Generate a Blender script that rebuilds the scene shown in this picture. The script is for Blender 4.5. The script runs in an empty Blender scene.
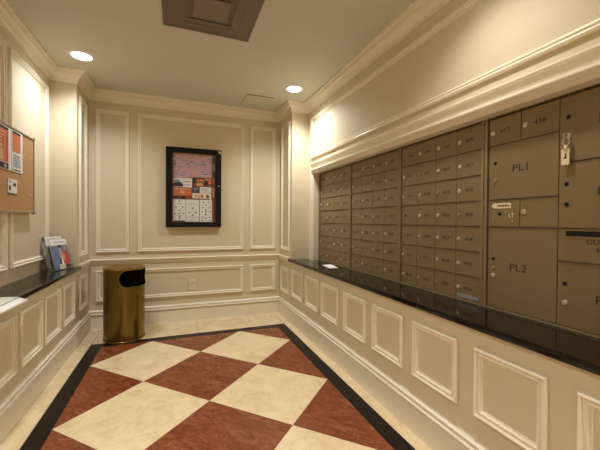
import bpy, bmesh, math, random
from mathutils import Vector, Matrix
random.seed(7)
SC = bpy.context.scene
COL = SC.collection

# ------------------------------------------------------------------ camera
F_PX, YAW, PITCH, ROLL, CAM_H = 325.785, 0.363, -0.0124, 0.0072, 1.25
fw = Vector((math.sin(YAW)*math.cos(PITCH), math.cos(YAW)*math.cos(PITCH), math.sin(PITCH)))
rt = Vector((math.cos(YAW), -math.sin(YAW), 0)); up = rt.cross(fw)
rt2 = rt*math.cos(ROLL)+up*math.sin(ROLL); up2 = -rt*math.sin(ROLL)+up*math.cos(ROLL)
cd = bpy.data.cameras.new('camera'); cam = bpy.data.objects.new('camera', cd); COL.objects.link(cam)
cd.sensor_fit = 'HORIZONTAL'; cd.sensor_width = 36; cd.lens = 36*F_PX/600; cd.clip_start = 0.02
cam.matrix_world = Matrix(((rt2.x, up2.x, -fw.x, 0), (rt2.y, up2.y, -fw.y, 0), (rt2.z, up2.z, -fw.z, CAM_H), (0, 0, 0, 1)))
SC.camera = cam

# ------------------------------------------------------------------ world, exposure
w = bpy.data.worlds.new('world'); SC.world = w; w.use_nodes = True
w.node_tree.nodes['Background'].inputs[0].default_value = (1.0, 0.86, 0.66, 1)
w.node_tree.nodes['Background'].inputs[1].default_value = 0.05
SC.view_settings.view_transform = 'Standard'; SC.view_settings.look = 'None'
SC.view_settings.gamma = 1.0; SC.view_settings.use_curve_mapping = False
SC.view_settings.exposure = 1.3

# recessed lamps of the room: x, y, light colour, watts, beam angle (each lamp's light sits in its own builder below)
LAMPS = [(-0.79, 3.42, (0.97, 1.0, 1.02), 29, 146), (1.21, 3.40, (1.0, 1.0, 0.97), 40, 142),
         (-0.72, 1.20, (1.0, 0.97, 0.91), 54, 124), (1.14, 1.20, (1.0, 0.93, 0.86), 20, 126),
         (-0.72, -0.75, (1.0, 0.96, 0.86), 58, 124), (1.14, -0.75, (1.0, 0.94, 0.82), 58, 124)]

# ------------------------------------------------------------------ dimensions
XL, XR, XLU, XRU = -0.925, 1.337, -1.149, 1.557
YB, YE, YF = 4.284, 3.815, -1.75           # back wall, end of the ledges' recess, wall behind the camera
ZC = 2.705; ZCB = 2.594                    # ceiling, bottom of crown
XM = 1.626; MB0, MB1 = 0.775, 1.834        # mailbox face, bottom and top
MY0, MY1 = 3.6185, 0.590                   # mailbox opening along y
LED = 0.775; LT = 0.032

# ------------------------------------------------------------------ materials
MATS = {}
def nmat(name):
    m = bpy.data.materials.new(name); m.use_nodes = True; MATS[name] = m
    nt = m.node_tree; return m, nt, nt.nodes['Principled BSDF']
def lin(r, g, b):
    f = lambda c: (c/255/12.92) if c/255 <= .04045 else ((c/255+.055)/1.055)**2.4
    return (f(r), f(g), f(b), 1)
def plain(name, rgb, rough=.5, metal=0.0, spec=.5, var=0.0, bump=0.0, scale=60, coat=0.0):
    m, nt, b = nmat(name)
    c = lin(*rgb); b.inputs['Base Color'].default_value = c
    b.inputs['Roughness'].default_value = rough; b.inputs['Metallic'].default_value = metal
    b.inputs['Specular IOR Level'].default_value = spec; b.inputs['Coat Weight'].default_value = coat
    if var or bump:
        g = nt.nodes.new('ShaderNodeNewGeometry')
        n = nt.nodes.new('ShaderNodeTexNoise'); n.inputs['Scale'].default_value = scale; n.inputs['Detail'].default_value = 4
        nt.links.new(g.outputs['Position'], n.inputs['Vector'])
        if var:
            r = nt.nodes.new('ShaderNodeValToRGB')
            r.color_ramp.elements[0].position = .3; r.color_ramp.elements[1].position = .7
            r.color_ramp.elements[0].color = tuple(max(0, v*(1-var)) for v in c[:3])+(1,)
            r.color_ramp.elements[1].color = tuple(min(1, v*(1+var)) for v in c[:3])+(1,)
            nt.links.new(n.outputs['Fac'], r.inputs['Fac']); nt.links.new(r.outputs['Color'], b.inputs['Base Color'])
        if bump:
            bp = nt.nodes.new('ShaderNodeBump'); bp.inputs['Strength'].default_value = bump; bp.inputs['Distance'].default_value = .002
            nt.links.new(n.outputs['Fac'], bp.inputs['Height']); nt.links.new(bp.outputs['Normal'], b.inputs['Normal'])
    return m
def marble(name, stops, scale, rough, vein=None, vscale=3.0, stretch=(1, 1, 1), vs=.2, spec=.5):
    m, nt, b = nmat(name); L = nt.links.new
    g = nt.nodes.new('ShaderNodeNewGeometry'); oi = nt.nodes.new('ShaderNodeObjectInfo')
    mul = nt.nodes.new('ShaderNodeMath'); mul.operation = 'MULTIPLY'; mul.inputs[1].default_value = 37.0
    L(oi.outputs['Random'], mul.inputs[0])
    rot = nt.nodes.new('ShaderNodeVectorRotate'); rot.rotation_type = 'Z_AXIS'; rot.inputs['Angle'].default_value = .8
    L(g.outputs['Position'], rot.inputs['Vector'])
    add = nt.nodes.new('ShaderNodeVectorMath'); add.operation = 'ADD'
    L(rot.outputs[0], add.inputs[0]); L(mul.outputs[0], add.inputs[1])
    mp = nt.nodes.new('ShaderNodeMapping'); mp.inputs['Scale'].default_value = stretch
    L(add.outputs[0], mp.inputs['Vector'])
    n = nt.nodes.new('ShaderNodeTexNoise'); n.inputs['Scale'].default_value = scale; n.inputs['Detail'].default_value = 8
    n.inputs['Roughness'].default_value = .65; n.inputs['Distortion'].default_value = 1.2
    L(mp.outputs[0], n.inputs['Vector'])
    r = nt.nodes.new('ShaderNodeValToRGB'); e = r.color_ramp.elements
    while len(e) < len(stops): e.new(.5)
    for q, (p, c) in zip(e, stops): q.position = p; q.color = lin(*c)
    L(n.outputs['Fac'], r.inputs['Fac'])
    out = r.outputs['Color']
    if vein:
        v = nt.nodes.new('ShaderNodeTexNoise'); v.inputs['Scale'].default_value = vscale; v.inputs['Detail'].default_value = 6
        v.inputs['Distortion'].default_value = 2.0; L(mp.outputs[0], v.inputs['Vector'])
        s = nt.nodes.new('ShaderNodeMath'); s.operation = 'SUBTRACT'; s.inputs[1].default_value = .5; L(v.outputs['Fac'], s.inputs[0])
        a = nt.nodes.new('ShaderNodeMath'); a.operation = 'ABSOLUTE'; L(s.outputs[0], a.inputs[0])
        vr = nt.nodes.new('ShaderNodeValToRGB'); vr.color_ramp.elements[0].position = 0; vr.color_ramp.elements[1].position = .018
        vr.color_ramp.elements[0].color = (vs, vs, vs, 1); vr.color_ramp.elements[1].color = (0, 0, 0, 1); L(a.outputs[0], vr.inputs['Fac'])
        mx = nt.nodes.new('ShaderNodeMix'); mx.data_type = 'RGBA'
        L(vr.outputs['Color'], mx.inputs[0]); L(out, mx.inputs[6]); mx.inputs[7].default_value = lin(*vein); out = mx.outputs[2]
    L(out, b.inputs['Base Color']); b.inputs['Roughness'].default_value = rough; b.inputs['Specular IOR Level'].default_value = spec
    return m

WALL = plain('wall_paint', (217, 203, 175), .55, var=.015, bump=.05, scale=90)
MOULD = plain('moulding_paint', (240, 230, 210), .32, var=.01)
CEIL = plain('ceiling_paint', (212, 208, 193), .7, var=.01, bump=.03, scale=120)
BASE = plain('baseboard_paint', (238, 228, 210), .34)
GROUT = plain('grout', (150, 130, 100), .8, var=.1)
CREAM = marble('cream_marble', [(.25, (205, 180, 138)), (.48, (228, 207, 168)), (.75, (240, 222, 188))], 5, .28, vein=(178, 150, 108), vscale=2.4)
BAND = marble('cream_band_marble', [(.25, (208, 184, 142)), (.5, (228, 207, 168)), (.75, (238, 221, 188))], 4, .28, vein=(180, 140, 98), vscale=3)
RED = marble('red_marble', [(.25, (84, 38, 18)), (.48, (122, 60, 30)), (.62, (136, 74, 44)), (.8, (172, 112, 82))], 7, .26, vein=(196, 150, 124), vscale=3.2, stretch=(1, 2.4, 1))
BLACKM = marble('black_marble', [(.3, (14, 12, 10)), (.55, (24, 21, 18)), (.8, (34, 30, 26))], 30, .3, spec=.2)
GRANITE = marble('black_granite', [(.35, (9, 8, 7)), (.58, (22, 18, 15)), (.8, (56, 46, 38))], 110, .07, spec=.35)
BOX = plain('mailbox_metal', (138, 120, 88), .42, metal=.2, spec=.4, var=.03, scale=300)
BOXF = plain('mailbox_frame_metal', (146, 127, 96), .36, metal=.3, spec=.4)
DARK = plain('dark_gap', (18, 14, 11), .8)
INK = plain('brown_ink', (58, 43, 31), .7)
CHROME = plain('lock_chrome', (226, 216, 198), .3, metal=.7)
BINBLACK = plain('bin_liner_black', (5, 5, 5), .9, spec=.05)
LOCKB = plain('lock_brass', (196, 170, 122), .3, metal=1)
WHITE = plain('white_paper', (232, 230, 226), .6)
CREAMP = plain('cream_sticker', (236, 222, 196), .5)
PALEGREEN = plain('pale_green_paper', (206, 212, 198), .55)
GREYP = plain('grey_print', (150, 150, 152), .6)
LGREY = plain('light_grey_print', (196, 196, 198), .6)
BLACKP = plain('black_print', (26, 24, 26), .55)
NAVY = plain('navy_print', (46, 50, 84), .5)
BLUE = plain('blue_print', (104, 124, 160), .4)
ORANGE = plain('orange_print', (214, 120, 62), .5)
REDP = plain('red_print', (196, 58, 52), .45)
CORAL = plain('coral_print', (206, 118, 94), .5)
BROWNP = plain('brown_print', (120, 74, 46), .5)
SKIN = plain('skin_print', (206, 146, 116), .5)
TANP = plain('tan_print', (208, 170, 120), .5)
FRAMEB = plain('black_frame', (13, 9, 8), .35, spec=.3)
CORK = plain('cork', (186, 143, 96), .85, var=.14, bump=.3, scale=140)
ALU = plain('aluminium', (178, 170, 156), .3, metal=.9)
BLACKPL = plain('black_plastic', (12, 11, 11), .35)
PLATE = plain('outlet_plastic', (226, 214, 190), .35)
VENT = plain('vent_metal', (116, 106, 94), .5, metal=.2, var=.06, scale=25)
VENTP = plain('vent_plate_metal', (136, 125, 111), .45, metal=.2, var=.05, scale=40)

def brass():
    m, nt, b = nmat('brushed_brass'); L = nt.links.new
    b.inputs['Metallic'].default_value = 1; b.inputs['Roughness'].default_value = .22
    b.inputs['Base Color'].default_value = lin(122, 104, 56)
    b.inputs['Anisotropic'].default_value = .85; b.inputs['Anisotropic Rotation'].default_value = .25
    t = nt.nodes.new('ShaderNodeTangent'); t.direction_type = 'RADIAL'; t.axis = 'Z'; L(t.outputs[0], b.inputs['Tangent'])
    return m
BRASS = brass()
BRASSP = plain('polished_brass', (170, 138, 76), .12, metal=1)
def glass(name, rough=.02, tint=(1, 1, 1, 1)):
    m = bpy.data.materials.new(name); m.use_nodes = True; nt = m.node_tree; nt.nodes.clear()
    o = nt.nodes.new('ShaderNodeOutputMaterial'); t = nt.nodes.new('ShaderNodeBsdfTransparent'); t.inputs[0].default_value = tint
    g = nt.nodes.new('ShaderNodeBsdfGlossy'); g.inputs['Roughness'].default_value = rough
    f = nt.nodes.new('ShaderNodeFresnel'); f.inputs['IOR'].default_value = 1.45
    ge = nt.nodes.new('ShaderNodeNewGeometry'); ma = nt.nodes.new('ShaderNodeMath'); ma.operation = 'MULTIPLY_ADD'; ma.inputs[1].default_value = 1/1.45-1.45; ma.inputs[2].default_value = 1.45
    nt.links.new(ge.outputs['Backfacing'], ma.inputs[0]); nt.links.new(ma.outputs[0], f.inputs['IOR'])
    mx = nt.nodes.new('ShaderNodeMixShader')
    nt.links.new(f.outputs[0], mx.inputs[0]); nt.links.new(t.outputs[0], mx.inputs[1]); nt.links.new(g.outputs[0], mx.inputs[2])
    nt.links.new(mx.outputs[0], o.inputs[0]); return m
GLASS = glass('case_glass'); ACRYL = glass('clear_acrylic', .04, (.93, .94, .93, 1))
def emis(name, col, s):
    m = bpy.data.materials.new(name); m.use_nodes = True; nt = m.node_tree; nt.nodes.clear()
    o = nt.nodes.new('ShaderNodeOutputMaterial'); e = nt.nodes.new('ShaderNodeEmission')
    e.inputs[0].default_value = col; e.inputs[1].default_value = s; nt.links.new(e.outputs[0], o.inputs[0]); return m
LENS = emis('lamp_lens', (1, .97, .92, 1), 5.0)
def flag_print():
    m, nt, b = nmat('red_white_blue_print'); L = nt.links.new
    tc = nt.nodes.new('ShaderNodeTexCoord')
    n = nt.nodes.new('ShaderNodeTexNoise'); n.inputs['Scale'].default_value = 5; n.inputs['Detail'].default_value = 3
    mp = nt.nodes.new('ShaderNodeMapping'); mp.inputs['Scale'].default_value = (1.2, 1, 2.6); mp.inputs['Rotation'].default_value = (0, .5, 0)
    L(tc.outputs['Generated'], mp.inputs['Vector']); L(mp.outputs[0], n.inputs['Vector'])
    r = nt.nodes.new('ShaderNodeValToRGB'); e = r.color_ramp.elements
    for _ in range(3): e.new(.5)
    for q, (p, c) in zip(e, [(.36, (120, 128, 168)), (.44, (196, 184, 192)), (.5, (222, 136, 136)), (.57, (212, 190, 192)), (.66, (122, 130, 168))]): q.position = p; q.color = lin(*c)
    L(n.outputs['Fac'], r.inputs['Fac']); L(r.outputs['Color'], b.inputs['Base Color']); b.inputs['Roughness'].default_value = .5
    return m
FLAG = flag_print()

# ------------------------------------------------------------------ mesh helpers
def box(bm, x0, x1, y0, y1, z0, z1, bev=0.0, mi=0):
    x0, x1 = min(x0, x1), max(x0, x1); y0, y1 = min(y0, y1), max(y0, y1); z0, z1 = min(z0, z1), max(z0, z1)
    v = [bm.verts.new(p) for p in ((x0, y0, z0), (x1, y0, z0), (x1, y1, z0), (x0, y1, z0), (x0, y0, z1), (x1, y0, z1), (x1, y1, z1), (x0, y1, z1))]
    fs = [bm.faces.new([v[i] for i in q]) for q in ((3, 2, 1, 0), (4, 5, 6, 7), (0, 1, 5, 4), (1, 2, 6, 5), (2, 3, 7, 6), (3, 0, 4, 7))]
    for f in fs: f.material_index = mi
    if bev:
        es = list({e for f in fs for e in f.edges})
        bmesh.ops.bevel(bm, geom=es, offset=bev, segments=2, affect='EDGES', profile=.5)
def cyl(bm, c, axis, r0, r1, h, n=24, cap=True, mi=0):
    """frustum from c along axis for h"""
    a = Vector(axis).normalized(); t = Vector((0, 0, 1)) if abs(a.z) < .9 else Vector((1, 0, 0))
    u = a.cross(t).normalized(); w_ = a.cross(u); c = Vector(c)
    A = [bm.verts.new(c+(u*math.cos(2*math.pi*i/n)+w_*math.sin(2*math.pi*i/n))*r0) for i in range(n)]
    B = [bm.verts.new(c+a*h+(u*math.cos(2*math.pi*i/n)+w_*math.sin(2*math.pi*i/n))*r1) for i in range(n)]
    for i in range(n):
        f = bm.faces.new((A[i], A[(i+1) % n], B[(i+1) % n], B[i])); f.smooth = True; f.material_index = mi
    if cap:
        for q in (A[::-1], B):
            f = bm.faces.new(q); f.material_index = mi
def lathe(bm, c, prof, n=64, smooth=True):
    """prof: list of (r, z) around the vertical axis at c"""
    rings = []
    for r, z in prof:
        rings.append([bm.verts.new((c[0]+r*math.cos(2*math.pi*i/n), c[1]+r*math.sin(2*math.pi*i/n), c[2]+z)) for i in range(n)])
    for a, b in zip(rings, rings[1:]):
        for i in range(n):
            f = bm.faces.new((a[i], a[(i+1) % n], b[(i+1) % n], b[i])); f.smooth = smooth
def prism(bm, pts, z0, z1, bev=0.0):
    A = [bm.verts.new((x, y, z0)) for x, y in pts]; B = [bm.verts.new((x, y, z1)) for x, y in pts]; n = len(pts)
    bm.faces.new(A[::-1]); top = bm.faces.new(B)
    for i in range(n): bm.faces.new((A[i], A[(i+1) % n], B[(i+1) % n], B[i]))
    if bev: bmesh.ops.bevel(bm, geom=list(top.edges), offset=bev, segments=1, affect='EDGES')
def obj(name, bm, mats, parent=None, recalc=True):
    if recalc: bmesh.ops.recalc_face_normals(bm, faces=bm.faces)
    me = bpy.data.meshes.new(name); bm.to_mesh(me); bm.free()
    for m in (mats if isinstance(mats, (list, tuple)) else [mats]): me.materials.append(m)
    o = bpy.data.objects.new(name, me); COL.objects.link(o)
    if parent: setpar(o, parent)
    return o
def setpar(o, p):
    o.parent = p; o.matrix_parent_inverse = pw(p).inverted()
def pw(p):
    m = p.matrix_basis.copy()
    return m if p.parent is None else pw(p.parent) @ p.matrix_parent_inverse @ m
def struct(name, bm, mats, label=None):
    o = obj(name, bm, mats); o['kind'] = 'structure'
    if label: o['label'] = label
    return o
def tag(o, label, cat, group=None):
    o['label'] = label; o['category'] = cat
    if group: o['group'] = group
    return o
def thing(name, loc, label, cat, group=None):
    o = bpy.data.objects.new(name, None); COL.objects.link(o); o.location = loc; o.empty_display_size = .05
    return tag(o, label, cat, group)
B = bmesh.new

def frame_mould(name, parent, plane, a0, a1, z0, z1, mat=None):
    """picture-frame moulding with mitred corners; plane = (axis, value, sign of the normal)"""
    ax, val, sg = plane; bm = B()
    prof = [(0, 0), (0, .014), (.003, .019), (.009, .021), (.014, .019), (.017, .011), (.021, .009), (.025, .010), (.028, .014), (.032, .014), (.036, .009), (.038, .004), (.044, .003), (.044, 0)]
    a0, a1 = min(a0, a1), max(a0, a1); rings = []
    for wd, h in prof:
        r = []
        for a, z in ((a0+wd, z0+wd), (a1-wd, z0+wd), (a1-wd, z1-wd), (a0+wd, z1-wd)):
            r.append(bm.verts.new((val+sg*h, a, z) if ax == 0 else (a, val+sg*h, z)))
        rings.append(r)
    for p, q in zip(rings, rings[1:]):
        for i in range(4): bm.faces.new((p[i], p[(i+1) % 4], q[(i+1) % 4], q[i]))
    return obj(name, bm, mat or MOULD, parent)
def sweep(bm, path, prof, side=1):
    """sweep profile (offset to the room side, z) along a plan polyline with mitred corners; room lies to the left when side=1"""
    n = len(path); cols = []
    for i, p in enumerate(path):
        p = Vector(p)
        d0 = (p-Vector(path[i-1])).normalized() if i else None
        d1 = (Vector(path[i+1])-p).normalized() if i < n-1 else None
        if d0 is None: d0 = d1
        if d1 is None: d1 = d0
        n0 = Vector((-d0.y, d0.x))*side; n1 = Vector((-d1.y, d1.x))*side
        m = (n0+n1).normalized(); m = m/max(.2, m.dot(n0))
        cols.append([bm.verts.new((p.x+m.x*o, p.y+m.y*o, z)) for o, z in prof])
    for a, b in zip(cols, cols[1:]):
        for i in range(len(prof)-1): bm.faces.new((a[i], a[i+1], b[i+1], b[i]))
    for c in (cols[0], cols[-1]):
        try: bm.faces.new(c)
        except ValueError: pass

# ------------------------------------------------------------------ setting: floor
bm = B(); box(bm, XLU-.15, XRU+.35, YF-.1, YB+.1, -.08, -.004); floor = struct('floor', bm, GROUT, 'marble floor of red and cream diamonds with a black border')
X0, X1, Y1T = -.6875, 1.1235, 3.658        # inner rectangle of the checker field
BO = .105                                   # border width
HD = .4527; GAP = .0008
def clip(poly, ins):
    def cut(poly, f, inter):
        out = []
        for i, p in enumerate(poly):
            q = poly[(i+1) % len(poly)]
            if f(p): out.append(p)
            if f(p) != f(q): out.append(inter(p, q))
        return out
    for ax, val, sg in ins:
        if not poly: return poly
        f = lambda p: sg*(p[ax]-val) >= -1e-9
        def inter(p, q):
            t = (val-p[ax])/(q[ax]-p[ax]); return (p[0]+t*(q[0]-p[0]), p[1]+t*(q[1]-p[1]))
        poly = cut(poly, f, inter)
    return poly
YLOW = YF+.55
def tiles(cx0, cy0, nx, ny, mat, nm):
    for j in range(ny):
        for i in range(nx):
            cx, cy = cx0+2*HD*i, cy0-2*HD*j; h = HD-GAP
            p = clip([(cx+h, cy), (cx, cy+h), (cx-h, cy), (cx, cy-h)], [(0, X0+GAP, 1), (0, X1-GAP, -1), (1, Y1T-GAP, -1), (1, YLOW+GAP, 1)])
            q = []
            for v in p:
                if not q or (Vector(v)-Vector(q[-1])).length > 1e-4: q.append(v)
            if len(q) > 2 and (Vector(q[0])-Vector(q[-1])).length < 1e-4: q.pop()
            if len(q) < 3: continue
            bm = B(); prism(bm, q, -.03, 0, .0006); obj(nm, bm, mat, floor)
tiles(-.6875, 3.675, 3, 7, RED, 'red_marble_tile')
tiles(-.6875+HD, 3.675-HD, 2, 6, CREAM, 'cream_marble_tile')
def slab(nm, x0, x1, y0, y1, mat):
    g = .002 if mat is BAND else GAP
    bm = B(); prism(bm, [(x0+g, y0+g), (x1-g, y0+g), (x1-g, y1-g), (x0+g, y1-g)], -.03, 0, .0006); return obj(nm, bm, mat, floor)
OX0, OX1, OY1, OY0 = X0-BO, X1+BO+.003, Y1T+BO, YLOW-BO
slab('black_border_strip', OX0, X0, OY0, OY1, BLACKM); slab('black_border_strip', X1, OX1, OY0, OY1, BLACKM)
slab('black_border_strip', X0, X1, Y1T, OY1, BLACKM); slab('black_border_strip', X0, X1, OY0, YLOW, BLACKM)
xs = [OX0, -.395, .235, .865, OX1]
for a, b in zip(xs, xs[1:]): slab('cream_band_tile', a, b, OY1, YB+.02, BAND)
for xa, xb in ((XL-.02, OX0), (OX1, XR+.02)):
    slab('cream_band_tile', xa, xb, OY1+.09, YB+.02, BAND)
    y = OY1+.09
    while y > YF+.3:
        slab('cream_band_tile', xa, xb, y-.62, y, BAND); y -= .62
for a, b in zip(xs, xs[1:]): slab('cream_band_tile', a, b, YF-.02, OY0, BAND)

# ------------------------------------------------------------------ setting: walls and ceiling
bm = B(); box(bm, XLU-.15, XRU+.4, YF-.1, YB+.1, ZC, ZC+.1); ceiling = struct('ceiling', bm, CEIL, 'plain warm white ceiling')
bm = B(); box(bm, XLU-.15, XRU+.4, YB, YB+.1, -.08, ZC); wall_back = struct('wall_back', bm, WALL, 'beige panelled back wall')
bm = B(); box(bm, XLU-.15, XRU+.4, YF-.1, YF, -.08, ZC); wall_front = struct('wall_front', bm, WALL, 'beige wall behind the viewer')
bm = B()
box(bm, XLU-.15, XL, YF, YB, -.08, LED-LT-.001); box(bm, XLU-.15, XLU, YF, YE, LED-LT-.001, ZC); box(bm, XLU-.15, XL, YE, YB, LED-LT-.001, ZC)
wall_left = struct('wall_left', bm, WALL, 'beige panelled left wall set back above a granite ledge')
bm = B()
XO = XRU+.4
box(bm, XR, XO, YF, YB, -.08, LED-LT-.001)
box(bm, XR, XO, YE, YB, LED-LT-.001, ZC)                       # flush strip beside the back wall
box(bm, XRU, XO, MY0+.004, YE, LED-LT-.001, ZC)                # jamb beyond the mailboxes
box(bm, XRU, XO, YF, MY1-.004, LED-LT-.001, ZC)
box(bm, XRU, XO, MY1-.004, MY0+.004, MB1+.004, ZC)             # above the mailboxes
box(bm, XRU+.34, XO, MY1-.004, MY0+.004, LED-LT-.001, MB1+.004)
wall_right = struct('wall_right', bm, WALL, 'beige panelled right wall with a recess for mailboxes')

PZ0, PZ1 = .872, 2.504; WZ0, WZ1 = .316, .664
bk = (1, YB, -1)
for a, b in ((-.853, -.513), (-.424, .828), (.912, 1.264)): frame_mould('panel_moulding', wall_back, bk, a, b, PZ0, PZ1)
for a, b in ((-.853, .829), (.912, 1.266)): frame_mould('panel_moulding', wall_back, bk, a, b, WZ0-.004, WZ1)
pr, pl = (0, XR, -1), (0, XL, 1)
frame_mould('panel_moulding', wall_right, pr, 3.885, 4.205, PZ0, PZ1); frame_mould('panel_moulding', wall_left, pl, 3.895, 4.150, PZ0, PZ1)
frame_mould('panel_moulding', wall_right, pr, 3.880, 4.215, WZ0, WZ1-.02); frame_mould('panel_moulding', wall_left, pl, 3.880, 4.155, WZ0, WZ1)
for y1, y0 in [(3.760, 3.403), (3.308, 2.968), (2.888, 2.540), (2.438, 2.095), (2.006, 1.668), (1.577, 1.244), (1.145, .818)]+[(.718-.436*i, .380-.436*i) for i in range(5)]:
    frame_mould('panel_moulding', wall_right, pr, y0, y1, WZ0+.014, WZ1-.006)
for y1, y0 in [(3.685, 3.357), (3.288, 2.932), (2.880, 2.527), (2.470, 2.118)]+[(2.06-.41*i, 1.708-.41*i) for i in range(8)]:
    frame_mould('panel_moulding', wall_left, pl, y0, y1, WZ0-.010, WZ1)
frame_mould('panel_moulding', wall_right, (0, XRU, -1), YF+.2, 3.704, 2.012, PZ1)
for a, b in ((2.995, 3.745), (2.20, 2.935), (1.405, 2.14), (.61, 1.345), (-.3, .55)): frame_mould('panel_moulding', wall_left, (0, XLU, 1), a, b, PZ0+.008, PZ1)

# crown moulding
cp = [(0, 2.592), (.010, 2.592), (.010, 2.602), (.017, 2.603), (.017, 2.611), (.021, 2.613), (.025, 2.627), (.034, 2.643), (.048, 2.655), (.062, 2.661), (.068, 2.662), (.068, 2.675), (.078, 2.676), (.082, 2.684), (.090, 2.686), (.092, 2.706)]
path = [(XRU, YF), (XRU, YE), (XR, YE), (XR, YB), (XL, YB), (XL, YE), (XLU, YE), (XLU, YF)]
bm = B(); sweep(bm, path, cp); struct('trim_1', bm, MOULD, 'cream crown moulding stepping round the ceiling')
# chair rail on the back wall and its short returns
rp = [(0, .735), (.006, .735), (.008, .748), (.014, .752), (.018, .762), (.018, .772), (.026, .777), (.030, .785), (.028, .792), (.020, .796), (0, .796)]
bm = B(); sweep(bm, [(XR, YE+.062), (XR, YB), (XL, YB), (XL, YE+.062)], rp); struct('trim_2', bm, MOULD, 'cream chair rail along the back wall')
# baseboards
bp_ = [(0, 0), (.020, 0), (.020, .146), (.013, .149), (.013, .156), (.028, .161), (.031, .168), (.029, .176), (.020, .181), (.019, .188), (.024, .192), (.025, .200), (.020, .206), (.010, .212), (0, .214)]
for nm, pth, lb in (('baseboard_right', [(XR, YF), (XR, YB-.0005)], 'tall cream baseboard under the mailbox ledge'),
                    ('baseboard_back', [(XR-.0005, YB), (XL+.0005, YB)], 'tall cream baseboard along the back wall'),
                    ('baseboard_left', [(XL, YB-.0005), (XL, YF)], 'tall cream baseboard along the left wall')):
    bm = B(); sweep(bm, pth, bp_); struct(nm, bm, BASE, lb)
# casing round the mailbox opening: outer bead, cove, inner bead, reveal
CZ = 1.817
def casing():
    bm = B()
    prof = [(.128, 0), (.128, .030), (.124, .034), (.117, .034), (.112, .029), (.109, .022), (.084, .013), (.064, .010), (.057, .012), (.055, .034), (.050, .040), (.041, .040), (.034, .034), (.020, .020), (.008, .011), (.004, .004), (.004, -.055)]
    cols = []
    for (cy, cz, oy, oz) in ((MY0, LED+.0005, 1, 0), (MY0, CZ, 1, 1), (MY1, CZ, -1, 1), (MY1, LED+.0005, -1, 0)):
        cols.append([bm.verts.new((XRU-h, cy+oy*wd*.55, cz+oz*wd)) for wd, h in prof])
    for a, b in zip(cols, cols[1:]):
        for i in range(len(prof)-1): bm.faces.new((a[i], a[i+1], b[i+1], b[i]))
    for c in (cols[0], cols[-1]): bm.faces.new(c)
    return struct('trim_3', bm, MOULD, 'cream moulded casing framing the mailboxes')
casing()

# ------------------------------------------------------------------ granite ledges
GRANITEB = marble('brown_black_granite', [(.35, (18, 14, 11)), (.58, (38, 30, 24)), (.8, (78, 64, 52))], 110, .16, spec=.4)
def ledge(name, wallx, backx, sg, label, mat=None):
    """slab with a rounded nose; sg = direction of the nose"""
    bm = B(); nose = wallx+sg*.026; z1, z0 = LED, LED-LT; r = LT/2
    sec = [(backx, z0), (nose-sg*r*.3, z0)]
    for k in range(7):
        a = -math.pi/2+math.pi*k/6; sec.append((nose-sg*r*.3+sg*r*.3*max(0, math.cos(a))**.5, (z0+z1)/2+r*math.copysign(abs(math.sin(a))**.6, math.sin(a))))
    sec.append((backx, z1))
    cols = [[bm.verts.new((x, y, z)) for x, z in sec] for y in (YF+.005, YE-.002)]
    for i in range(len(sec)):
        j = (i+1) % len(sec); f = bm.faces.new((cols[0][i], cols[0][j], cols[1][j], cols[1][i]))
    for c in cols: bm.faces.new(c)
    # short ear lapping past the corner of the wall
    ex = wallx+sg*.001
    sec2 = [(ex, z0), (nose-sg*r*.3, z0)]+sec[2:9]+[(ex, z1)]
    cols = [[bm.verts.new((x, y, z)) for x, z in sec2] for y in (YE-.002, YE+.058)]
    for i in range(len(sec2)):
        j = (i+1) % len(sec2); bm.faces.new((cols[0][i], cols[0][j], cols[1][j], cols[1][i]))
    for c in cols: bm.faces.new(c)
    o = obj(name, bm, mat or GRANITE)
    return tag(o, label, 'ledge')
ledge('granite_ledge', XR, XM+.09, -1, 'long polished black granite ledge under the mailboxes')
ledge('granite_ledge', XL, XLU+.0015, 1, 'dark polished granite ledge under the cork board on the left', GRANITEB)

# ------------------------------------------------------------------ mailboxes
MT = Matrix(((0, 0, -1, 0), (-1, 0, 0, 0), (0, 1, 0, 0), (0, 0, 0, 1)))   # text lying on the right wall, read from the room
_tc = {}
def text_mesh(s, size):
    if (s, size) in _tc: return _tc[(s, size)]
    c = bpy.data.curves.new('txt', 'FONT'); c.body = s; c.size = size; c.align_x = 'CENTER'; c.align_y = 'CENTER'; c.resolution_u = 2; c.extrude = .0004
    o = bpy.data.objects.new('txt', c); COL.objects.link(o)
    dg = bpy.context.evaluated_depsgraph_get(); dg.update()
    me = bpy.data.meshes.new_from_object(o.evaluated_get(dg)); me.name = 'number'
    bpy.data.objects.remove(o); bpy.data.curves.remove(c)
    me.materials.clear(); me.materials.append(INK); _tc[(s, size)] = me
    return me
def text(nm, s, size, y, z, parent, x=None, mat=None, wide=1.0):
    me = text_mesh(s, size)
    if mat is not None:
        me = me.copy(); me.materials.clear(); me.materials.append(mat)
    o = bpy.data.objects.new(nm, me); COL.objects.link(o)
    mw = Matrix.Translation((x if x is not None else XM-.0006, y, z)) @ MT @ Matrix.Diagonal((wide, 1, 1, 1))
    o.parent = parent; o.matrix_parent_inverse = pw(parent).inverted(); o.matrix_basis = mw
    return o
_lockme = {}
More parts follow.
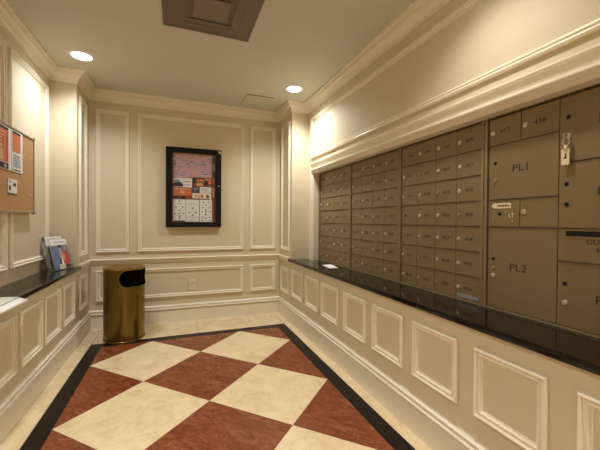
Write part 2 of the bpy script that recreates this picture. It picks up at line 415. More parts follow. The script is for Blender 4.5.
def lock(parent, y, z, kind):
    if kind not in _lockme:
        bm = B()
        if kind == 'chrome':
            cyl(bm, (0, 0, 0), (-1, 0, 0), .0125, .0120, .004, 20, mi=0); cyl(bm, (-.004, 0, 0), (-1, 0, 0), .0098, .0085, .004, 20, mi=0)
            box(bm, -.0084, -.0078, -.0011, .0011, -.0045, .0045, mi=1)
        elif kind == 'brass':
            cyl(bm, (0, 0, 0), (-1, 0, 0), .0105, .0105, .004, 20, mi=0); cyl(bm, (-.004, 0, 0), (-1, 0, 0), .0085, .0075, .005, 20, mi=0)
            box(bm, -.0094, -.0088, -.0011, .0011, -.0045, .0045, mi=1)
        else:
            cyl(bm, (0, 0, 0), (-1, 0, 0), .0125, .0115, .0015, 20, mi=0); cyl(bm, (-.0015, 0, 0), (-1, 0, 0), .0095, .0095, .0006, 20, mi=1)
        me_o = obj('lock', bm, [{'chrome': CHROME, 'brass': LOCKB, 'hole': BOXF}[kind], DARK]); _lockme[kind] = me_o.data; bpy.data.objects.remove(me_o)
    o = bpy.data.objects.new('key_hole' if kind == 'hole' else 'lock', _lockme[kind]); COL.objects.link(o)
    o.parent = parent; o.matrix_parent_inverse = pw(parent).inverted(); o.location = (XM, y, z)
    return o
_doorme = {}
DG = .0016
def door(root, y0, y1, z0, z1, nm='door'):
    """y0 > y1"""
    wd, h = round(y0-y1-2*DG, 4), round(z1-z0-2*DG-.003, 4); key = (wd, h)
    if key not in _doorme:
        bm = B(); box(bm, 0, .018, -wd, 0, 0, h, .0018); t = obj('door', bm, BOX); _doorme[key] = t.data; bpy.data.objects.remove(t)
    o = bpy.data.objects.new(nm, _doorme[key]); COL.objects.link(o)
    o.parent = root; o.matrix_parent_inverse = pw(root).inverted(); o.location = (XM, y0-DG, z0+DG)
    return o
ZR0, ZR1 = MB0+.013, MB1-.016; RH = (ZR1-ZR0)/7; ST = .0235
def zrow(k): return ZR1-RH*k               # top edge of row k counted from the top
def cabinet(y0, y1, label):
    root = thing('mailbox_cabinet', (XM+.04, (y0+y1)/2, MB0+.001), label, 'mailbox', 'wall mailbox cabinets')
    bm = B(); z0, z1 = MB0+.0015, MB1-.0075
    box(bm, XM+.022, XM+.2, y1, y0, z0, z1)                      # carcass seen dark between the doors
    o = obj('carcass', bm, DARK, root)
    bm = B()
    box(bm, XM-.009, XM+.0215, y0-ST+.0045, y0-.001, z0, z1, .0015); box(bm, XM-.009, XM+.0215, y1+.001, y1+ST-.0045, z0, z1, .0015)
    box(bm, XM-.003, XM+.0215, y1+ST-.003, y0-ST+.003, z0, ZR0-.001); box(bm, XM-.001, XM+.0215, y1+ST-.003, y0-ST+.003, ZR1+.001, z1)
    obj('frame', bm, BOXF, root)
    bm = B(); box(bm, XM-.012, XM-.0032, y1+.001, y0-.001, MB0+.0015, MB0+.006); obj('sill_strip', bm, ALU, root)
    return root
def rail(root, y0, y1, z):
    bm = B(); box(bm, XM-.0055, XM+.0215, y1, y0, z-.0022, z+.0014); obj('rail', bm, BOXF, root)
def small_unit(y0, y1, label, first):
    root = cabinet(y0, y1, label); a, b = y0-ST, y1+ST; cw = (a-b)/4
    for k in range(1, 7): rail(root, a+.0015, b-.0015, zrow(k))
    num = first
    for c in range(4):
        for r in range(7):
            ya, yb = a-cw*c, a-cw*(c+1); d = door(root, ya, yb, zrow(r+1), zrow(r))
            zm = (zrow(r)+zrow(r+1))/2-.008
            if c == 0 and r == 3:
                lock(d, ya-.05, zm, 'hole')
                bm = B(); box(bm, XM-.0015, XM, ya-.15, ya-.05, zm-.045, zm-.042); box(bm, XM-.0015, XM, ya-.16, ya-.085, zm+.004, zm+.007); obj('seam', bm, BOXF, d)
                continue
            lock(d, ya-.024, zm, 'chrome' if (c*3+r*5) % 4 else 'brass')
            text('number', str(num), .030, ya-.094, zm, d, wide=1.3); num += 1
    return root
small_unit(3.6165, 2.8655, 'tan metal mailbox cabinet farthest away, next to the cream casing', 210)
small_unit(2.8635, 2.0985, 'tan metal mailbox cabinet second from the far end', 310)
u3 = small_unit(2.0965, 1.3515, 'tan metal mailbox cabinet of small doors beside the parcel locker cabinet', 410)
# torn strip of tape on the bottom right door of the third cabinet
bd = [o for o in u3.children if o.name.startswith('door')][-1]
bm = B(); box(bm, XM-.0008, XM, 1.385, 1.530, .794, .816); o = obj('tape_strip', bm, GREYP, bd); o['label'] = 'grey torn tape strip'
# fourth cabinet: parcel lockers, outgoing mail slot
u4 = cabinet(1.3495, MY1+.002, 'tan metal mailbox cabinet with large parcel lockers and outgoing mail slot')
a, m, b = 1.3495-ST, .9705, MY1+.002+ST
for k in (1, 3, 4): rail(u4, a+.0015, m, zrow(k))
for k in (2, 4, 5): rail(u4, m, b-.0015, zrow(k))
mid = (a+m)/2; zt = (zrow(0)+zrow(1))/2-.008
for ya, yb, n in ((a, mid, '437'), (mid, m, '438')):
    d = door(u4, ya, yb, zrow(1), zrow(0)); lock(d, ya-.024, zt, 'chrome'); text('number', n, .031, ya-.092, zt, d, wide=1.3)
d = door(u4, a, m, zrow(3), zrow(1)); lock(d, 1.286, 1.571, 'hole'); lock(d, 1.285, 1.478, 'brass'); text('number', 'PL1', .052, 1.146, 1.528, d, wide=1.2)
d = door(u4, a, mid, zrow(4), zrow(3))
bm = B(); zz = 1.339
pts = [(1.306, zz), (1.292, zz+.014), (1.195, zz+.014), (1.195, zz-.014), (1.292, zz-.014)]
A_ = [bm.verts.new((XM-.001, y, z)) for y, z in pts]; B_ = [bm.verts.new((XM, y, z)) for y, z in pts]
bm.faces.new(A_); bm.faces.new(B_[::-1])
for i in range(5): bm.faces.new((A_[i], A_[(i+1) % 5], B_[(i+1) % 5], B_[i]))
o = obj('arrow_sticker', bm, CREAMP, d); o['label'] = 'cream arrow sticker pointing left'
bm = B(); random.seed(3)
yy = 1.270
while yy > 1.208:
    wl = random.uniform(.005, .010); box(bm, XM-.0013, XM-.0009, yy-wl, yy, zz-.005, zz+.005); yy -= wl+.003
obj('sticker_print', bm, INK, d)
lock(d, 1.256, 1.295, 'hole')
for (yy, z) in ((1.290, 1.300), (1.291, 1.276), (1.222, 1.304), (1.186, 1.306), (1.222, 1.272), (1.186, 1.258)):
    bm = B(); cyl(bm, (XM, yy, z), (-1, 0, 0), .006, .005, .002, 12); obj('screw', bm, LOCKB, d)
text('sticker_letters', 'LT', .030, 1.192, 1.286, d, mat=WHITE)
d = door(u4, mid, m, zrow(4), zrow(3)); lock(d, 1.127, 1.305, 'chrome')
d = door(u4, a, m, zrow(7), zrow(4)); lock(d, 1.290, 1.052, 'hole'); lock(d, 1.289, .999, 'brass'); lock(d, 1.289, .962, 'chrome'); text('number', 'PL2', .052, 1.153, 1.016, d, wide=1.2)
d = door(u4, m, b, zrow(2), zrow(0)); lock(d, .934, 1.719, 'hole'); lock(d, .932, 1.636, 'chrome'); text('number', 'PL3', .052, .786, 1.684, d)
d = door(u4, m, b, zrow(4), zrow(2)); lock(d, .937, 1.423, 'hole'); lock(d, .936, 1.332, 'hole'); text('number', 'PL4', .052, .786, 1.381, d)
d = door(u4, m, b, zrow(5), zrow(4))
bm = B(); box(bm, XM-.0012, XM, .622, .938, 1.191, 1.215); o = obj('mail_slot', bm, DARK, d); o['label'] = 'black mail slot'
bm = B(); box(bm, XM-.003, XM, .618, .942, 1.215, 1.2185); box(bm, XM-.003, XM, .618, .942, 1.1875, 1.191); obj('slot_lip', bm, BOXF, d)
text('slot_lettering', 'OUTGOING', .031, .776, 1.169, d); text('slot_lettering', 'MAIL', .031, .790, 1.135, d)
bm = B(); cyl(bm, (XM, .935, 1.142), (-1, 0, 0), .004, .004, .002, 12); obj('screw', bm, BOXF, d)
d = door(u4, m, b, zrow(7), zrow(5)); lock(d, .938, .980, 'hole'); lock(d, .936, .894, 'chrome'); text('number', 'PL5', .052, .786, .929, d)

# key with white tag hanging in the upper parcel door
k = thing('key_with_tag', (XM-.012, .932, 1.636), 'small key with a white paper tag hanging from a parcel door lock', 'key')
bm = B(); box(bm, XM-.024, XM-.0085, .9308, .9332, 1.632, 1.640); cyl(bm, (XM-.026, .9308, 1.636), (0, 1, 0), .012, .012, .0024, 16); obj('key_blade', bm, CHROME, k)
bm = B()
for i in range(20):
    t0, t1 = 2*math.pi*i/20, 2*math.pi*(i+1)/20
    p0 = Vector((XM-.020, .932+.013*math.cos(t0), 1.610+.020*math.sin(t0))); p1 = Vector((XM-.020, .932+.013*math.cos(t1), 1.610+.020*math.sin(t1)))
    cyl(bm, p0, p1-p0, .0013, .0013, (p1-p0).length, 6)
obj('ring', bm, CHROME, k)
bm = B(); box(bm, XM-.022, XM-.018, .917, .950, 1.505, 1.578, .004); t = obj('tag', bm, CREAMP, k)
bm = B(); cyl(bm, (XM-.020, .933, 1.574), (0, 0, 1), .010, .005, .018, 10); obj('tag_clip', bm, CREAMP, k)
bm = B(); box(bm, XM-.0224, XM-.0218, .928, .934, 1.533, 1.556); box(bm, XM-.0224, XM-.0218, .934, .939, 1.533, 1.541); obj('tag_print', bm, INK, t)

# ------------------------------------------------------------------ ceiling fixtures
def lamp(x, y, col, watts, beam, label):
    root = thing('recessed_light', (x, y, ZC-.002), label, 'ceiling light', 'recessed ceiling lights')
    bm = B(); lathe(bm, (x, y, ZC), [(.078, -.0005), (.078, -.005), (.086, -.007), (.100, -.004), (.102, -.0005)], 48); obj('trim_ring', bm, MOULD, root)
    bm = B(); lathe(bm, (x, y, ZC), [(.0785, -.0008), (.0785, -.004), (.06, -.0055), (.03, -.0062), (.0005, -.0065)], 48); obj('lens', bm, LENS, root)
    ld = bpy.data.lights.new('lamp_light', 'SPOT'); ld.energy = watts; ld.color = col; ld.spot_size = math.radians(beam); ld.spot_blend = .9; ld.shadow_soft_size = .06
    lo = bpy.data.objects.new('lamp_light', ld); COL.objects.link(lo); lo.location = (x, y, ZC-.02); setpar(lo, root)
    return root
LL = ['round recessed ceiling light near the left corner above the magazines', 'round recessed ceiling light at the far right near the hatch',
      'round recessed ceiling light above the left ledge beside the viewer', 'round recessed ceiling light above the parcel lockers',
      'round recessed ceiling light behind the viewer on the left', 'round recessed ceiling light behind the viewer on the right']
for (x, y, c, wt, ba), lb in zip(LAMPS, LL): lamp(x, y, c, wt, ba, lb)

vx0, vx1, vy0, vy1 = -.095, .540, 2.010, 2.636
cx, cy = (vx0+vx1)/2, (vy0+vy1)/2; hs = (vx1-vx0)/2
v = thing('ceiling_vent', (cx, cy, ZC-.001), 'square brownish metal ceiling air diffuser with a raised centre plate', 'ceiling vent')
def sqring(bm, prof):
    rings = [[bm.verts.new((cx+sx*r, cy+sy*r, ZC+z)) for sx, sy in ((-1, -1), (1, -1), (1, 1), (-1, 1))] for r, z in prof]
    for p, q in zip(rings, rings[1:]):
        for i in range(4): bm.faces.new((p[i], p[(i+1) % 4], q[(i+1) % 4], q[i]))
bm = B(); sqring(bm, [(hs, -.001), (hs, -.008), (hs-.010, -.009), (hs-.03, -.008), (hs-.03, -.006)]); obj('frame', bm, VENT, v)
for r0, r1, zz in ((hs-.03, hs-.105, -.006), (hs-.105, hs-.165, -.007)):
    bm = B(); sqring(bm, [(r0, zz), (r0-.02, zz-.0005), (r1+.008, zz-.003), (r1, zz-.003), (r1, zz+.002)]); obj('louvre', bm, VENT, v)
bm = B(); box(bm, cx-.155, cx+.155, cy-.155, cy+.155, ZC-.004, ZC-.002); obj('throat', bm, VENT, v)
bm = B(); box(bm, cx-.115, cx+.115, cy-.115, cy+.115, ZC-.017, ZC-.012, .002); obj('centre_plate', bm, VENTP, v)
bm = B()
for sx in (-1, 1): box(bm, cx+sx*.09-.01, cx+sx*.09+.01, cy-.01, cy+.01, ZC-.0121, ZC-.0039)
obj('hanger', bm, VENT, v)

h = thing('access_panel', (.93, 3.93, ZC-.001), 'flush painted ceiling access panel with a dark open seam', 'access panel')
bm = B(); box(bm, .770, 1.092, 3.733, 3.744, ZC-.0025, ZC-.0002); box(bm, .753, .757, 3.744, 4.09, ZC-.0012, ZC-.0002); obj('seam', bm, DARK, h)  # open front seam; thin left strip is the panel edge's shadow, painted dark
bm = B(); v8 = [(.757, 3.744, -.001), (1.092, 3.744, -.001), (1.092, 4.095, -.001), (.757, 4.095, -.001), (.757, 3.744, -.009), (1.092, 3.744, -.006), (1.092, 4.095, -.003), (.757, 4.095, -.003)]
vv = [bm.verts.new((x, y, ZC+z)) for x, y, z in v8]
for q in ((0, 1, 2, 3), (4, 5, 6, 7), (0, 1, 5, 4), (1, 2, 6, 5), (2, 3, 7, 6), (3, 0, 4, 7)): bm.faces.new([vv[i] for i in q])
obj('panel', bm, CEIL, h)

# ------------------------------------------------------------------ flat printed sheets
def sheet(name, origin, U, V, w_, h_, th, base, blocks, label, cat, group=None, parent=None):
    """thin sheet with printed areas: origin bottom-left, U right, V up, normal = U x V; blocks = (points in 0..1, material)"""
    U, V, O = Vector(U).normalized(), Vector(V).normalized(), Vector(origin); N = U.cross(V)
    bm = B(); mats = [base]
    def P(u, v_, n): return bm.verts.new(O+U*(u*w_)+V*(v_*h_)+N*n)
    q = [P(u, v_, n) for n in (0, th) for u, v_ in ((0, 0), (1, 0), (1, 1), (0, 1))]
    for f in ((3, 2, 1, 0), (4, 5, 6, 7), (0, 1, 5, 4), (1, 2, 6, 5), (2, 3, 7, 6), (3, 0, 4, 7)): bm.faces.new([q[i] for i in f])
    for i, (pts, mt) in enumerate(blocks):
        if len(pts) == 4 and not isinstance(pts[0], tuple):
            u0, v0, u1, v1 = pts; pts = [(u0, v0), (u1, v0), (u1, v1), (u0, v1)]
        if mt not in mats: mats.append(mt)
        f = bm.faces.new([P(u, v_, th+.0002+.00003*i) for u, v_ in pts]); f.material_index = mats.index(mt)
    o = obj(name, bm, mats, parent, recalc=False)
    if label: tag(o, label, cat, group)
    return o
def blob(cu, cv, ru, rv, n=12): return [(cu+ru*math.cos(2*math.pi*i/n), cv+rv*math.sin(2*math.pi*i/n)) for i in range(n)]
def lines(u0, u1, v0, v1, n, mat, rag=.25):
    out = []
    for i in range(n):
        vv = v1-(v1-v0)*(i+.5)/n; hh = (v1-v0)/n*.28
        out.append(((u0, vv-hh, u1-(u1-u0)*random.random()*rag, vv+hh), mat))
    return out

# ------------------------------------------------------------------ notice case on the back wall
fx0, fx1, fz0, fz1 = -.119, .533, 1.164, 2.136; yb = YB-.001; D = .058
pc = thing('notice_case', ((fx0+fx1)/2, yb, fz0), 'black framed glass notice case hanging on the back wall', 'notice case')
bm = B(); box(bm, fx0+.01, fx1-.01, yb-.014, yb, fz0+.01, fz1-.01); obj('back_panel', bm, BROWNP, pc)
fwid = .070
def mitre_rail(pts, nm):
    bm = B(); A = [bm.verts.new((x, yb-D, z)) for x, z in pts]; C = [bm.verts.new((x, yb, z)) for x, z in pts]
    bm.faces.new(A); bm.faces.new(C[::-1])
    for i in range(4): bm.faces.new((A[i], A[(i+1) % 4], C[(i+1) % 4], C[i]))
    bmesh.ops.bevel(bm, geom=bm.edges[:], offset=.003, segments=2, affect='EDGES'); obj(nm, bm, FRAMEB, pc)
i0, i1, j0, j1 = fx0+fwid, fx1-fwid, fz0+fwid-.01, fz1-fwid+.01
mitre_rail([(fx0, fz0), (fx1, fz0), (i1, j0), (i0, j0)], 'frame_rail'); mitre_rail([(fx1, fz0), (fx1, fz1), (i1, j1), (i1, j0)], 'frame_rail')
mitre_rail([(fx1, fz1), (fx0, fz1), (i0, j1), (i1, j1)], 'frame_rail'); mitre_rail([(fx0, fz1), (fx0, fz0), (i0, j0), (i0, j1)], 'frame_rail')
bm = B(); box(bm, i0+.001, i1-.001, yb-.040, yb-.037, j0+.001, j1-.001); obj('glass_pane', bm, GLASS, pc)
bm = B(); cyl(bm, (fx1-.034, yb-D, 1.683), (0, -1, 0), .010, .009, .005, 16); obj('lock', bm, CHROME, pc)
bm = B(); tp = [(fx1-.044, fz1-.016), (fx1-.012, fz1-.016), (fx1-.012, fz1-.060)]
A = [bm.verts.new((x, yb-D-.001, z)) for x, z in tp]; C = [bm.verts.new((x, yb-D+.002, z)) for x, z in tp]
bm.faces.new(A); bm.faces.new(C[::-1]); [bm.faces.new((A[i], A[(i+1) % 3], C[(i+1) % 3], C[i])) for i in range(3)]
o = obj('corner_plate', bm, CREAMP, pc); o['label'] = 'pale triangular corner sticker'
ys = yb-.0145; UX, VZ = (1, 0, 0), (0, 0, 1); G = 'flyers inside the notice case'
def fl(x0, x1, z0, z1, base, blocks, label, lift=0):
    x0 += .009; x1 += .009
    return sheet('flyer', (x0, ys-lift, z0), UX, VZ, x1-x0, z1-z0, .0006, base, blocks, label, 'flyer', G)
random.seed(11)
fl(-.045, .418, 1.775, 2.072, FLAG, [], 'large red white and blue streaked poster at the top of the notice case')
fl(-.045, .172, 1.655, 1.770, WHITE, [((0, .05, .52, .42), BLACKP), ((.05, .5, .35, .8), GREYP), ((.1, .42, .45, .55), NAVY), ((.55, .2, .95, .34), LGREY), ((.5, .55, .9, .65), GREYP)], 'white flyer with a black block on its left in the notice case', .001)
fl(.178, .405, 1.672, 1.785, BROWNP, [((.02, .35, .14, .9), BLACKP), ((.25, .5, .62, .8), ORANGE), ((.62, .15, .8, .7), BLACKP), ((.2, .08, .55, .36), TANP), ((.82, .3, .98, .9), ORANGE), ((.7, .72, .8, .95), TANP)], 'dark orange and brown flyer at upper right of the notice case')
fl(.180, .262, 1.592, 1.668, NAVY, [((.15, .55, .85, .8), GREYP), ((.2, .15, .6, .4), BLUE)], 'small navy flyer in the notice case')
fl(.266, .405, 1.592, 1.668, WHITE, lines(.08, .95, .1, .9, 4, LGREY), 'small white flyer with grey lines beside the navy flyer')
fl(-.045, .165, 1.512, 1.648, ORANGE, [((.0, .0, 1, .30), BROWNP), ((.05, .05, .3, .28), BLACKP), ((.4, .05, .7, .26), BLACKP), ((.12, .5, .32, .78), CORAL), ((.4, .48, .6, .8), TANP), ((.68, .5, .88, .76), CORAL), ((.78, .1, .98, .4), REDP), ((.05, .86, .95, .95), TANP)], 'orange and brown flyer on the left of the notice case')
fl(.178, .405, 1.508, 1.588, CREAMP, [((.0, .0, .9, .16), BLACKP), (blob(.18, .55, .08, .3), TANP), (blob(.5, .55, .08, .3), CORAL), (blob(.8, .5, .09, .28), BROWNP), ((.3, .2, .4, .8), TANP)], 'cream flyer with small brown figures in the notice case')
fl(.411, .452, 1.510, 2.02, BROWNP, [((.2, .05, .8, .3), TANP), ((.2, .4, .8, .55), ORANGE), ((.1, .7, .9, .9), GREYP)], 'narrow brown printed strip at the right edge of the notice case')
def dots(cells, ru, rv, mat=BLACKP): return [(blob(u, v_, ru, rv, 8), mat) for u, v_ in cells]
fl(-.046, .098, 1.232, 1.505, WHITE, dots([(.5, .93), (.22, .66), (.78, .66), (.5, .5), (.15, .36), (.5, .36), (.85, .36), (.5, .22), (.5, .14)], .07, .028)+[((.03, .0, .97, .05), BLACKP), ((.3, .26, .7, .28), GREYP), ((.3, .8, .7, .82), GREYP), ((.05, .56, .95, .57), LGREY)], 'left white sheet with black dots at the bottom of the notice case')
fl(.103, .258, 1.230, 1.505, WHITE, dots([(.5, .62), (.25, .42), (.75, .42), (.5, .30)], .08, .03)+[((.05, .20, .95, .22), GREYP), ((.15, .75, .85, .77), LGREY), ((.15, .82, .85, .84), LGREY), ((.2, .5, .8, .52), LGREY), ((.25, .08, .7, .1), LGREY)], 'middle white sheet with four black dots in the notice case')
fl(.266, .414, 1.230, 1.508, WHITE, dots([(.3, .88), (.75, .88), (.5, .76), (.25, .64), (.8, .64), (.5, .54), (.5, .46), (.2, .46), (.85, .46), (.5, .36), (.25, .2), (.8, .2), (.5, .16), (.2, .07), (.85, .07)], .065, .03)+[((.42, .3, .56, .34), BLACKP)], 'right white sheet crowded with black dots in the notice case')

# ------------------------------------------------------------------ outlet
ou = thing('wall_outlet', (.188, YB, .447), 'cream duplex wall outlet in the low panel of the back wall', 'outlet')
bm = B(); box(bm, .146, .230, YB-.007, YB-.0005, .378, .516, .003); pt = obj('cover_plate', bm, PLATE, ou)
for z in (.414, .480):
    bm = B(); box(bm, .168, .208, YB-.010, YB-.0065, z-.026, z+.026, .004); s = obj('socket', bm, MOULD, ou)
    bm = B()
    for xx in (.180, .194): box(bm, xx-.0015, xx+.0015, YB-.0104, YB-.0099, z-.004, z+.012)
    cyl(bm, (.187, YB-.0099, z-.013), (0, -1, 0), .004, .004, .0005, 10); obj('slot', bm, DARK, s)
bm = B(); cyl(bm, (.188, YB-.007, .447), (0, -1, 0), .004, .0035, .002, 10); obj('screw', bm, LOCKB, ou)

# ------------------------------------------------------------------ brass bin
bc = (-.512, 3.885); R = .196; HB = .755
va = math.atan2(-bc[1], -bc[0])
bn = thing('waste_bin', (bc[0], bc[1], 0), 'tall brass cylinder waste bin with a black side opening in the left corner', 'waste bin')
sc_, shw, sz, sr = va+math.radians(44), math.radians(57)*R, .648, .083       # slot centre angle, half length, centre height, half height
bm = B(); NT, NZ = 192, 90; z0, z1 = .026, .738; grid = []
def sd(s, z):                                     # signed distance to the slot with rounded ends
    q = max(0, abs(s)-(shw-sr)); return math.hypot(q, z-sz)-sr
def snap(s, z, step):
    d = sd(s, z)
    if abs(d) < step*.55:
        e = 1e-4; gx = (sd(s+e, z)-sd(s-e, z))/(2*e); gz = (sd(s, z+e)-sd(s, z-e))/(2*e); s -= d*gx; z -= d*gz
    return s, z
for j in range(NZ+1):
    row = []
    for i in range(NT):
        s = ((i/NT*2*math.pi)+math.pi) % (2*math.pi)-math.pi; s *= R; z = z0+(z1-z0)*j/NZ
        if 0 < j < NZ: s, z = snap(s, z, .0085)
        th = s/R+sc_; row.append((bm.verts.new((bc[0]+R*math.cos(th), bc[1]+R*math.sin(th), z)), s, z))
    grid.append(row)
for j in range(NZ):
    for i in range(NT):
        q = [grid[j][i], grid[j][(i+1) % NT], grid[j+1][(i+1) % NT], grid[j+1][i]]
        ss = [t[1] for t in q]
        if max(ss)-min(ss) < R: 
            if max(sd(t[1], t[2]) for t in q) < .0006: continue
        f = bm.faces.new([t[0] for t in q]); f.smooth = True
bmesh.ops.delete(bm, geom=[v_ for v_ in bm.verts if not v_.link_faces], context='VERTS')
body = obj('body', bm, BRASS, bn)
bm = B(); N = 72; pts = []
for k in range(N):                                # rolled rim round the opening
    t = 2*math.pi*k/N; cu = math.cos(t); s_ = (shw-sr)*(1 if cu > 0 else -1)+sr*cu; z = sz+sr*math.sin(t); th = s_/R+sc_
    pts.append(Vector((bc[0]+(R+.001)*math.cos(th), bc[1]+(R+.001)*math.sin(th), z)))
for k in range(N): p, q = pts[k], pts[(k+1) % N]; cyl(bm, p, q-p, .004, .004, (q-p).length, 8, cap=False)
obj('opening_rim', bm, BINBLACK, body)
bm = B(); lathe(bm, (bc[0], bc[1], 0), [(R-.016, .030), (R-.016, .735)], 64); lathe(bm, (bc[0], bc[1], 0), [(R-.018, .03), (.001, .03)], 64); obj('liner', bm, BINBLACK, bn)
bm = B(); lathe(bm, (bc[0], bc[1], 0), [(R-.004, .734), (R+.003, .736), (R+.004, .745), (R+.002, HB-.003), (R-.006, HB), (R-.018, HB-.002), (R-.024, HB-.009), (.001, HB-.009)], 96); obj('lid', bm, BRASSP, bn)
bm = B(); lathe(bm, (bc[0], bc[1], 0), [(.001, .0005), (R+.002, .0005), (R+.004, .004), (R+.004, .012), (R+.001, .015), (R-.002, .0155)], 96); obj('base_ring', bm, BRASSP, bn)
bm = B(); lathe(bm, (bc[0], bc[1], 0), [(R-.001, .0150), (R+.0015, .017), (R+.0015, .025), (R-.002, .028)], 96); obj('base_band', bm, BLACKPL, bn)

# ------------------------------------------------------------------ cork board on the left wall
bx = XLU+.0185; by0, by1, bz0, bz1 = 2.42, 3.352, 1.300, 1.915
cb = thing('cork_board', (bx, (by0+by1)/2, bz0), 'cork bulletin board in a thin metal frame on the left wall', 'bulletin board')
bm = B(); box(bm, bx, bx+.012, by0, by1, bz0, bz1); obj('cork_panel', bm, CORK, cb)
for a in ((by0, by1, bz0-.004, bz0+.010), (by0, by1, bz1-.010, bz1+.004), (by0-.004, by0+.010, bz0, bz1), (by1-.008, by1+.004, bz0, bz1)):
    bm = B(); box(bm, bx-.002, bx+.018, *a, .002); obj('frame_rail', bm, ALU, cb)
for yy in (by0, by1):
    for z in (bz0, bz1):
        bm = B(); box(bm, bx-.004, bx+.020, yy-.010, yy+.008, z-.010, z+.010, .004); obj('corner_cap', bm, BLACKPL, cb)
for z in (bz0+.05, bz1-.05):
    bm = B(); box(bm, XLU+.0005, bx, by0+.08, by1-.08, z-.02, z+.02); obj('mount_strip', bm, ALU, cb)
bxs = bx+.0130; UY = (0, 1, 0); G = 'papers pinned to the cork board'
random.seed(5)
sheet('notice', (bxs, 2.952, 1.598), UY, VZ, .178, .300, .003, WHITE, [((.06, .48, .80, .93), CORAL), ((.06, .93, .80, .985), BLACKP), ((.06, .03, .80, .06), BLACKP), ((.1, .1, .8, .44), LGREY)]+lines(.12, .76, .5, .9, 7, ORANGE)+lines(.15, .78, .12, .42, 5, GREYP), 'white and coral notice nearest the right edge of the cork board', 'notice', G)
sheet('notice', (bxs, 2.752, 1.598), UY, VZ, .190, .298, .003, WHITE, [((.0, .16, .80, .92), CORAL), ((.0, .92, .80, .985), BLACKP), ((.0, .01, .80, .15), BLACKP), (blob(.55, .08, .12, .05), GREYP), ((.05, .5, .5, .86), TANP), ((.35, .3, .44, .75), BROWNP), ((.08, .2, .4, .45), TANP), ((.6, .2, .76, .88), REDP)]+lines(.05, .55, .55, .85, 4, REDP), 'coral notice with a black bottom strip pinned left of the white and coral notice', 'notice', G)
sheet('notice', (bxs, 2.53, 1.600), UY, VZ, .19, .30, .003, WHITE, [((.05, .55, .95, .92), ORANGE)]+lines(.1, .9, .1, .5, 7, GREYP), 'white notice with an orange band at the far left of the cork board', 'notice', G)
sheet('card', (bxs, 2.898, 1.430), UY, VZ, .142, .108, .002, WHITE, [(blob(.70, .66, .16, .14), BLACKP), ((.10, .24, .28, .56), BLACKP), ((.0, .0, 1, .07), NAVY), ((.12, .72, .3, .9), GREYP)], 'small white card with dark marks low on the cork board', 'card', G)
for i, (yy, z, mt, lb) in enumerate(((2.900, 1.535, WHITE, 'white push pin holding the small card'), (3.30, 1.745, CREAMP, 'cream push pin high near the right edge of the cork board'), (3.265, 1.445, CREAMP, 'cream push pin low near the right edge of the cork board'))):
    t = thing('push_pin', (bxs, yy, z), lb, 'push pin', 'push pins in the cork board')
    bm = B(); xo = bxs+(.003 if i == 0 else 0); cyl(bm, (xo, yy, z), (1, 0, 0), .006, .0045, .004, 12); cyl(bm, (xo+.004, yy, z), (1, 0, 0), .003, .003, .006, 10); cyl(bm, (xo+.010, yy, z), (1, 0, 0), .0055, .005, .002, 12); obj('head', bm, mt, t)

# ------------------------------------------------------------------ magazines on the left ledge
U = Vector((.075, .2, 0)).normalized(); Nn = Vector((U.y, -U.x, 0)); lean = (Vector((0, 0, 1))*.28-Nn*.062).normalized(); NL = U.cross(lean)
BL = Vector((-1.030, 3.556, LED+.0065))
cover = [((0, .0, 1, .80), BLUE), ((0, .80, 1, 1), WHITE)]
cover += lines(.18, .9, .86, .95, 1, LGREY, 0)
cover += [([(.36, .12), (.50, .10), (.54, .34), (.50, .50), (.40, .46)], BLACKP), ([(.42, .38), (.60, .36), (.62, .58), (.55, .66), (.44, .60)], SKIN), (blob(.52, .71, .07, .075), SKIN), (blob(.51, .76, .085, .055), BLACKP),
          ([(.62, .14), (.94, .16), (.97, .48), (.86, .66), (.72, .52), (.64, .40)], REDP), (blob(.84, .68, .06, .06), SKIN), ([(.60, .30), (.74, .28), (.72, .50), (.64, .52)], SKIN), ([(.46, .18), (.60, .16), (.58, .42), (.50, .42)], CREAMP),
          ((.30, .0, .66, .17), CREAMP), ((.66, .02, .96, .12), BROWNP)]
mg = sheet('magazine', BL, U, lean, .210, .285, .006, WHITE, cover, 'glossy magazine with a blue cover and a red dress, front of the rack', 'magazine', 'magazines in the rack')
def magback(k, off, lift, shift, base, blocks, label):
    p = BL-Nn*off+Vector((0, 0, lift))-U*shift
    sheet('magazine', p, U, lean, .206, .280, .005, base, blocks, label, 'magazine', 'magazines in the rack')
magback(1, .036, .030, .006, WHITE, [((.08, .84, .92, .95), LGREY), ((.0, .0, 1, .7), GREYP)], 'white topped magazine just behind the blue cover magazine')
magback(2, .0415, .029, .016, GREYP, [((.0, .85, 1, 1), NAVY)], 'grey magazine in the middle of the rear rack row')
magback(3, .049, .027, .020, LGREY, [((.0, .85, 1, 1), BROWNP)], 'light grey magazine rearmost in the rack')
rk = thing('magazine_rack', (BL.x, BL.y, LED), 'clear acrylic two tier magazine rack in the corner of the left ledge', 'magazine rack')
def slabq(nm, o_, a, b_, c_):                    # box from an origin and three edge vectors
    bm = B(); o_ = Vector(o_); vs = [bm.verts.new(o_+a*i+b_*j+c_*k_) for k_ in (0, 1) for i, j in ((0, 0), (1, 0), (1, 1), (0, 1))]
    for f in ((3, 2, 1, 0), (4, 5, 6, 7), (0, 1, 5, 4), (1, 2, 6, 5), (2, 3, 7, 6), (3, 0, 4, 7)): bm.faces.new([vs[i] for i in f])
    return obj(nm, bm, ACRYL, rk)
base_o = Vector((BL.x, BL.y, LED+.001))+Nn*.020-U*.018
slabq('base_plate', base_o, U*.236, -Nn*.076, Vector((0, 0, .0035)))
slabq('front_lip', base_o, U*.236, -Nn*.003, Vector((0, 0, .05)))
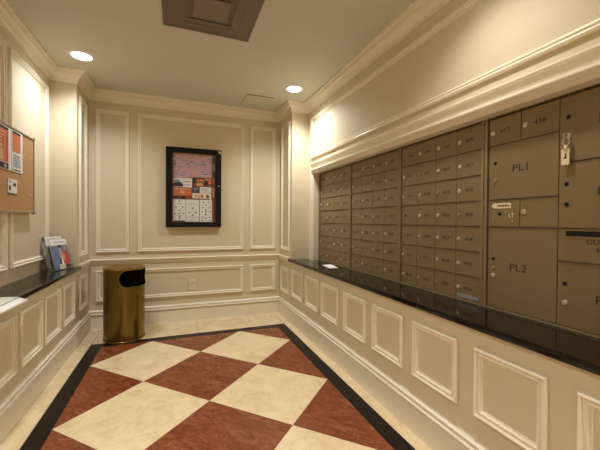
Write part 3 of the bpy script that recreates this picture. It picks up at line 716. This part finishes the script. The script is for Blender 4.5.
slabq('tier', Vector((BL.x, BL.y, LED+.006))-Nn*.024-U*.018, U*.236, -Nn*.003, Vector((0, 0, .19))-Nn*.040)
for s in (-.0182, .2168): slabq('side_panel', Vector((BL.x, BL.y, LED+.0045))+Nn*.018+U*s, U*.0022, -Nn*.070, Vector((0, 0, .15))-Nn*.030)

# open newsletter lying over the nose of the left ledge
def leaf(bm, pts_top, th, mi, n=10):
    pass
nl = thing('newsletter', (-.96, 2.2, LED+.001), 'pale folded newsletter lying over the edge of the left ledge', 'newsletter')
def wavy(nm, x0, x1, y0, y1, z, th, curl, mat):
    bm = B(); NX, NY = 14, 6; T = []
    for k in (0, 1):
        g = []
        for j in range(NY+1):
            g.append([bm.verts.new((x0+(x1-x0)*i/NX+.02*(j/NY), y0+(y1-y0)*j/NY, z+k*th+curl*math.sin(math.pi*i/NX)*(.6+.4*j/NY)-.012*max(0, (i/NX-.86)/.14))) for i in range(NX+1)])
        T.append(g)
    for k in (0, 1):
        for j in range(NY):
            for i in range(NX):
                f = bm.faces.new((T[k][j][i], T[k][j][i+1], T[k][j+1][i+1], T[k][j+1][i])); f.smooth = True
    per = [(0, i) for i in range(NX)]+[(j, NX) for j in range(NY)]+[(NY, i) for i in range(NX, 0, -1)]+[(j, 0) for j in range(NY, 0, -1)]
    for a, b_ in zip(per, per[1:]+per[:1]): bm.faces.new((T[0][a[0]][a[1]], T[0][b_[0]][b_[1]], T[1][b_[0]][b_[1]], T[1][a[0]][a[1]]))
    return obj(nm, bm, mat, nl)
wavy('lower_pages', -1.115, -.842, 1.95, 2.385, LED+.001, .005, .006, WHITE)
wavy('dark_page', -1.113, -.852, 1.95, 2.380, LED+.0065, .0012, .006, NAVY)
wavy('top_page', -1.115, -.862, 1.95, 2.392, LED+.0082, .0015, .008, PALEGREEN)

# envelope on the right ledge
bm = B(); prism(bm, [(1.470, 3.185), (1.435, 2.935), (1.540, 2.945), (1.580, 3.195)], LED+.0008, LED+.004)
tag(obj('envelope', bm, WHITE), 'white envelope lying on the granite ledge below the farthest mailboxes', 'envelope')
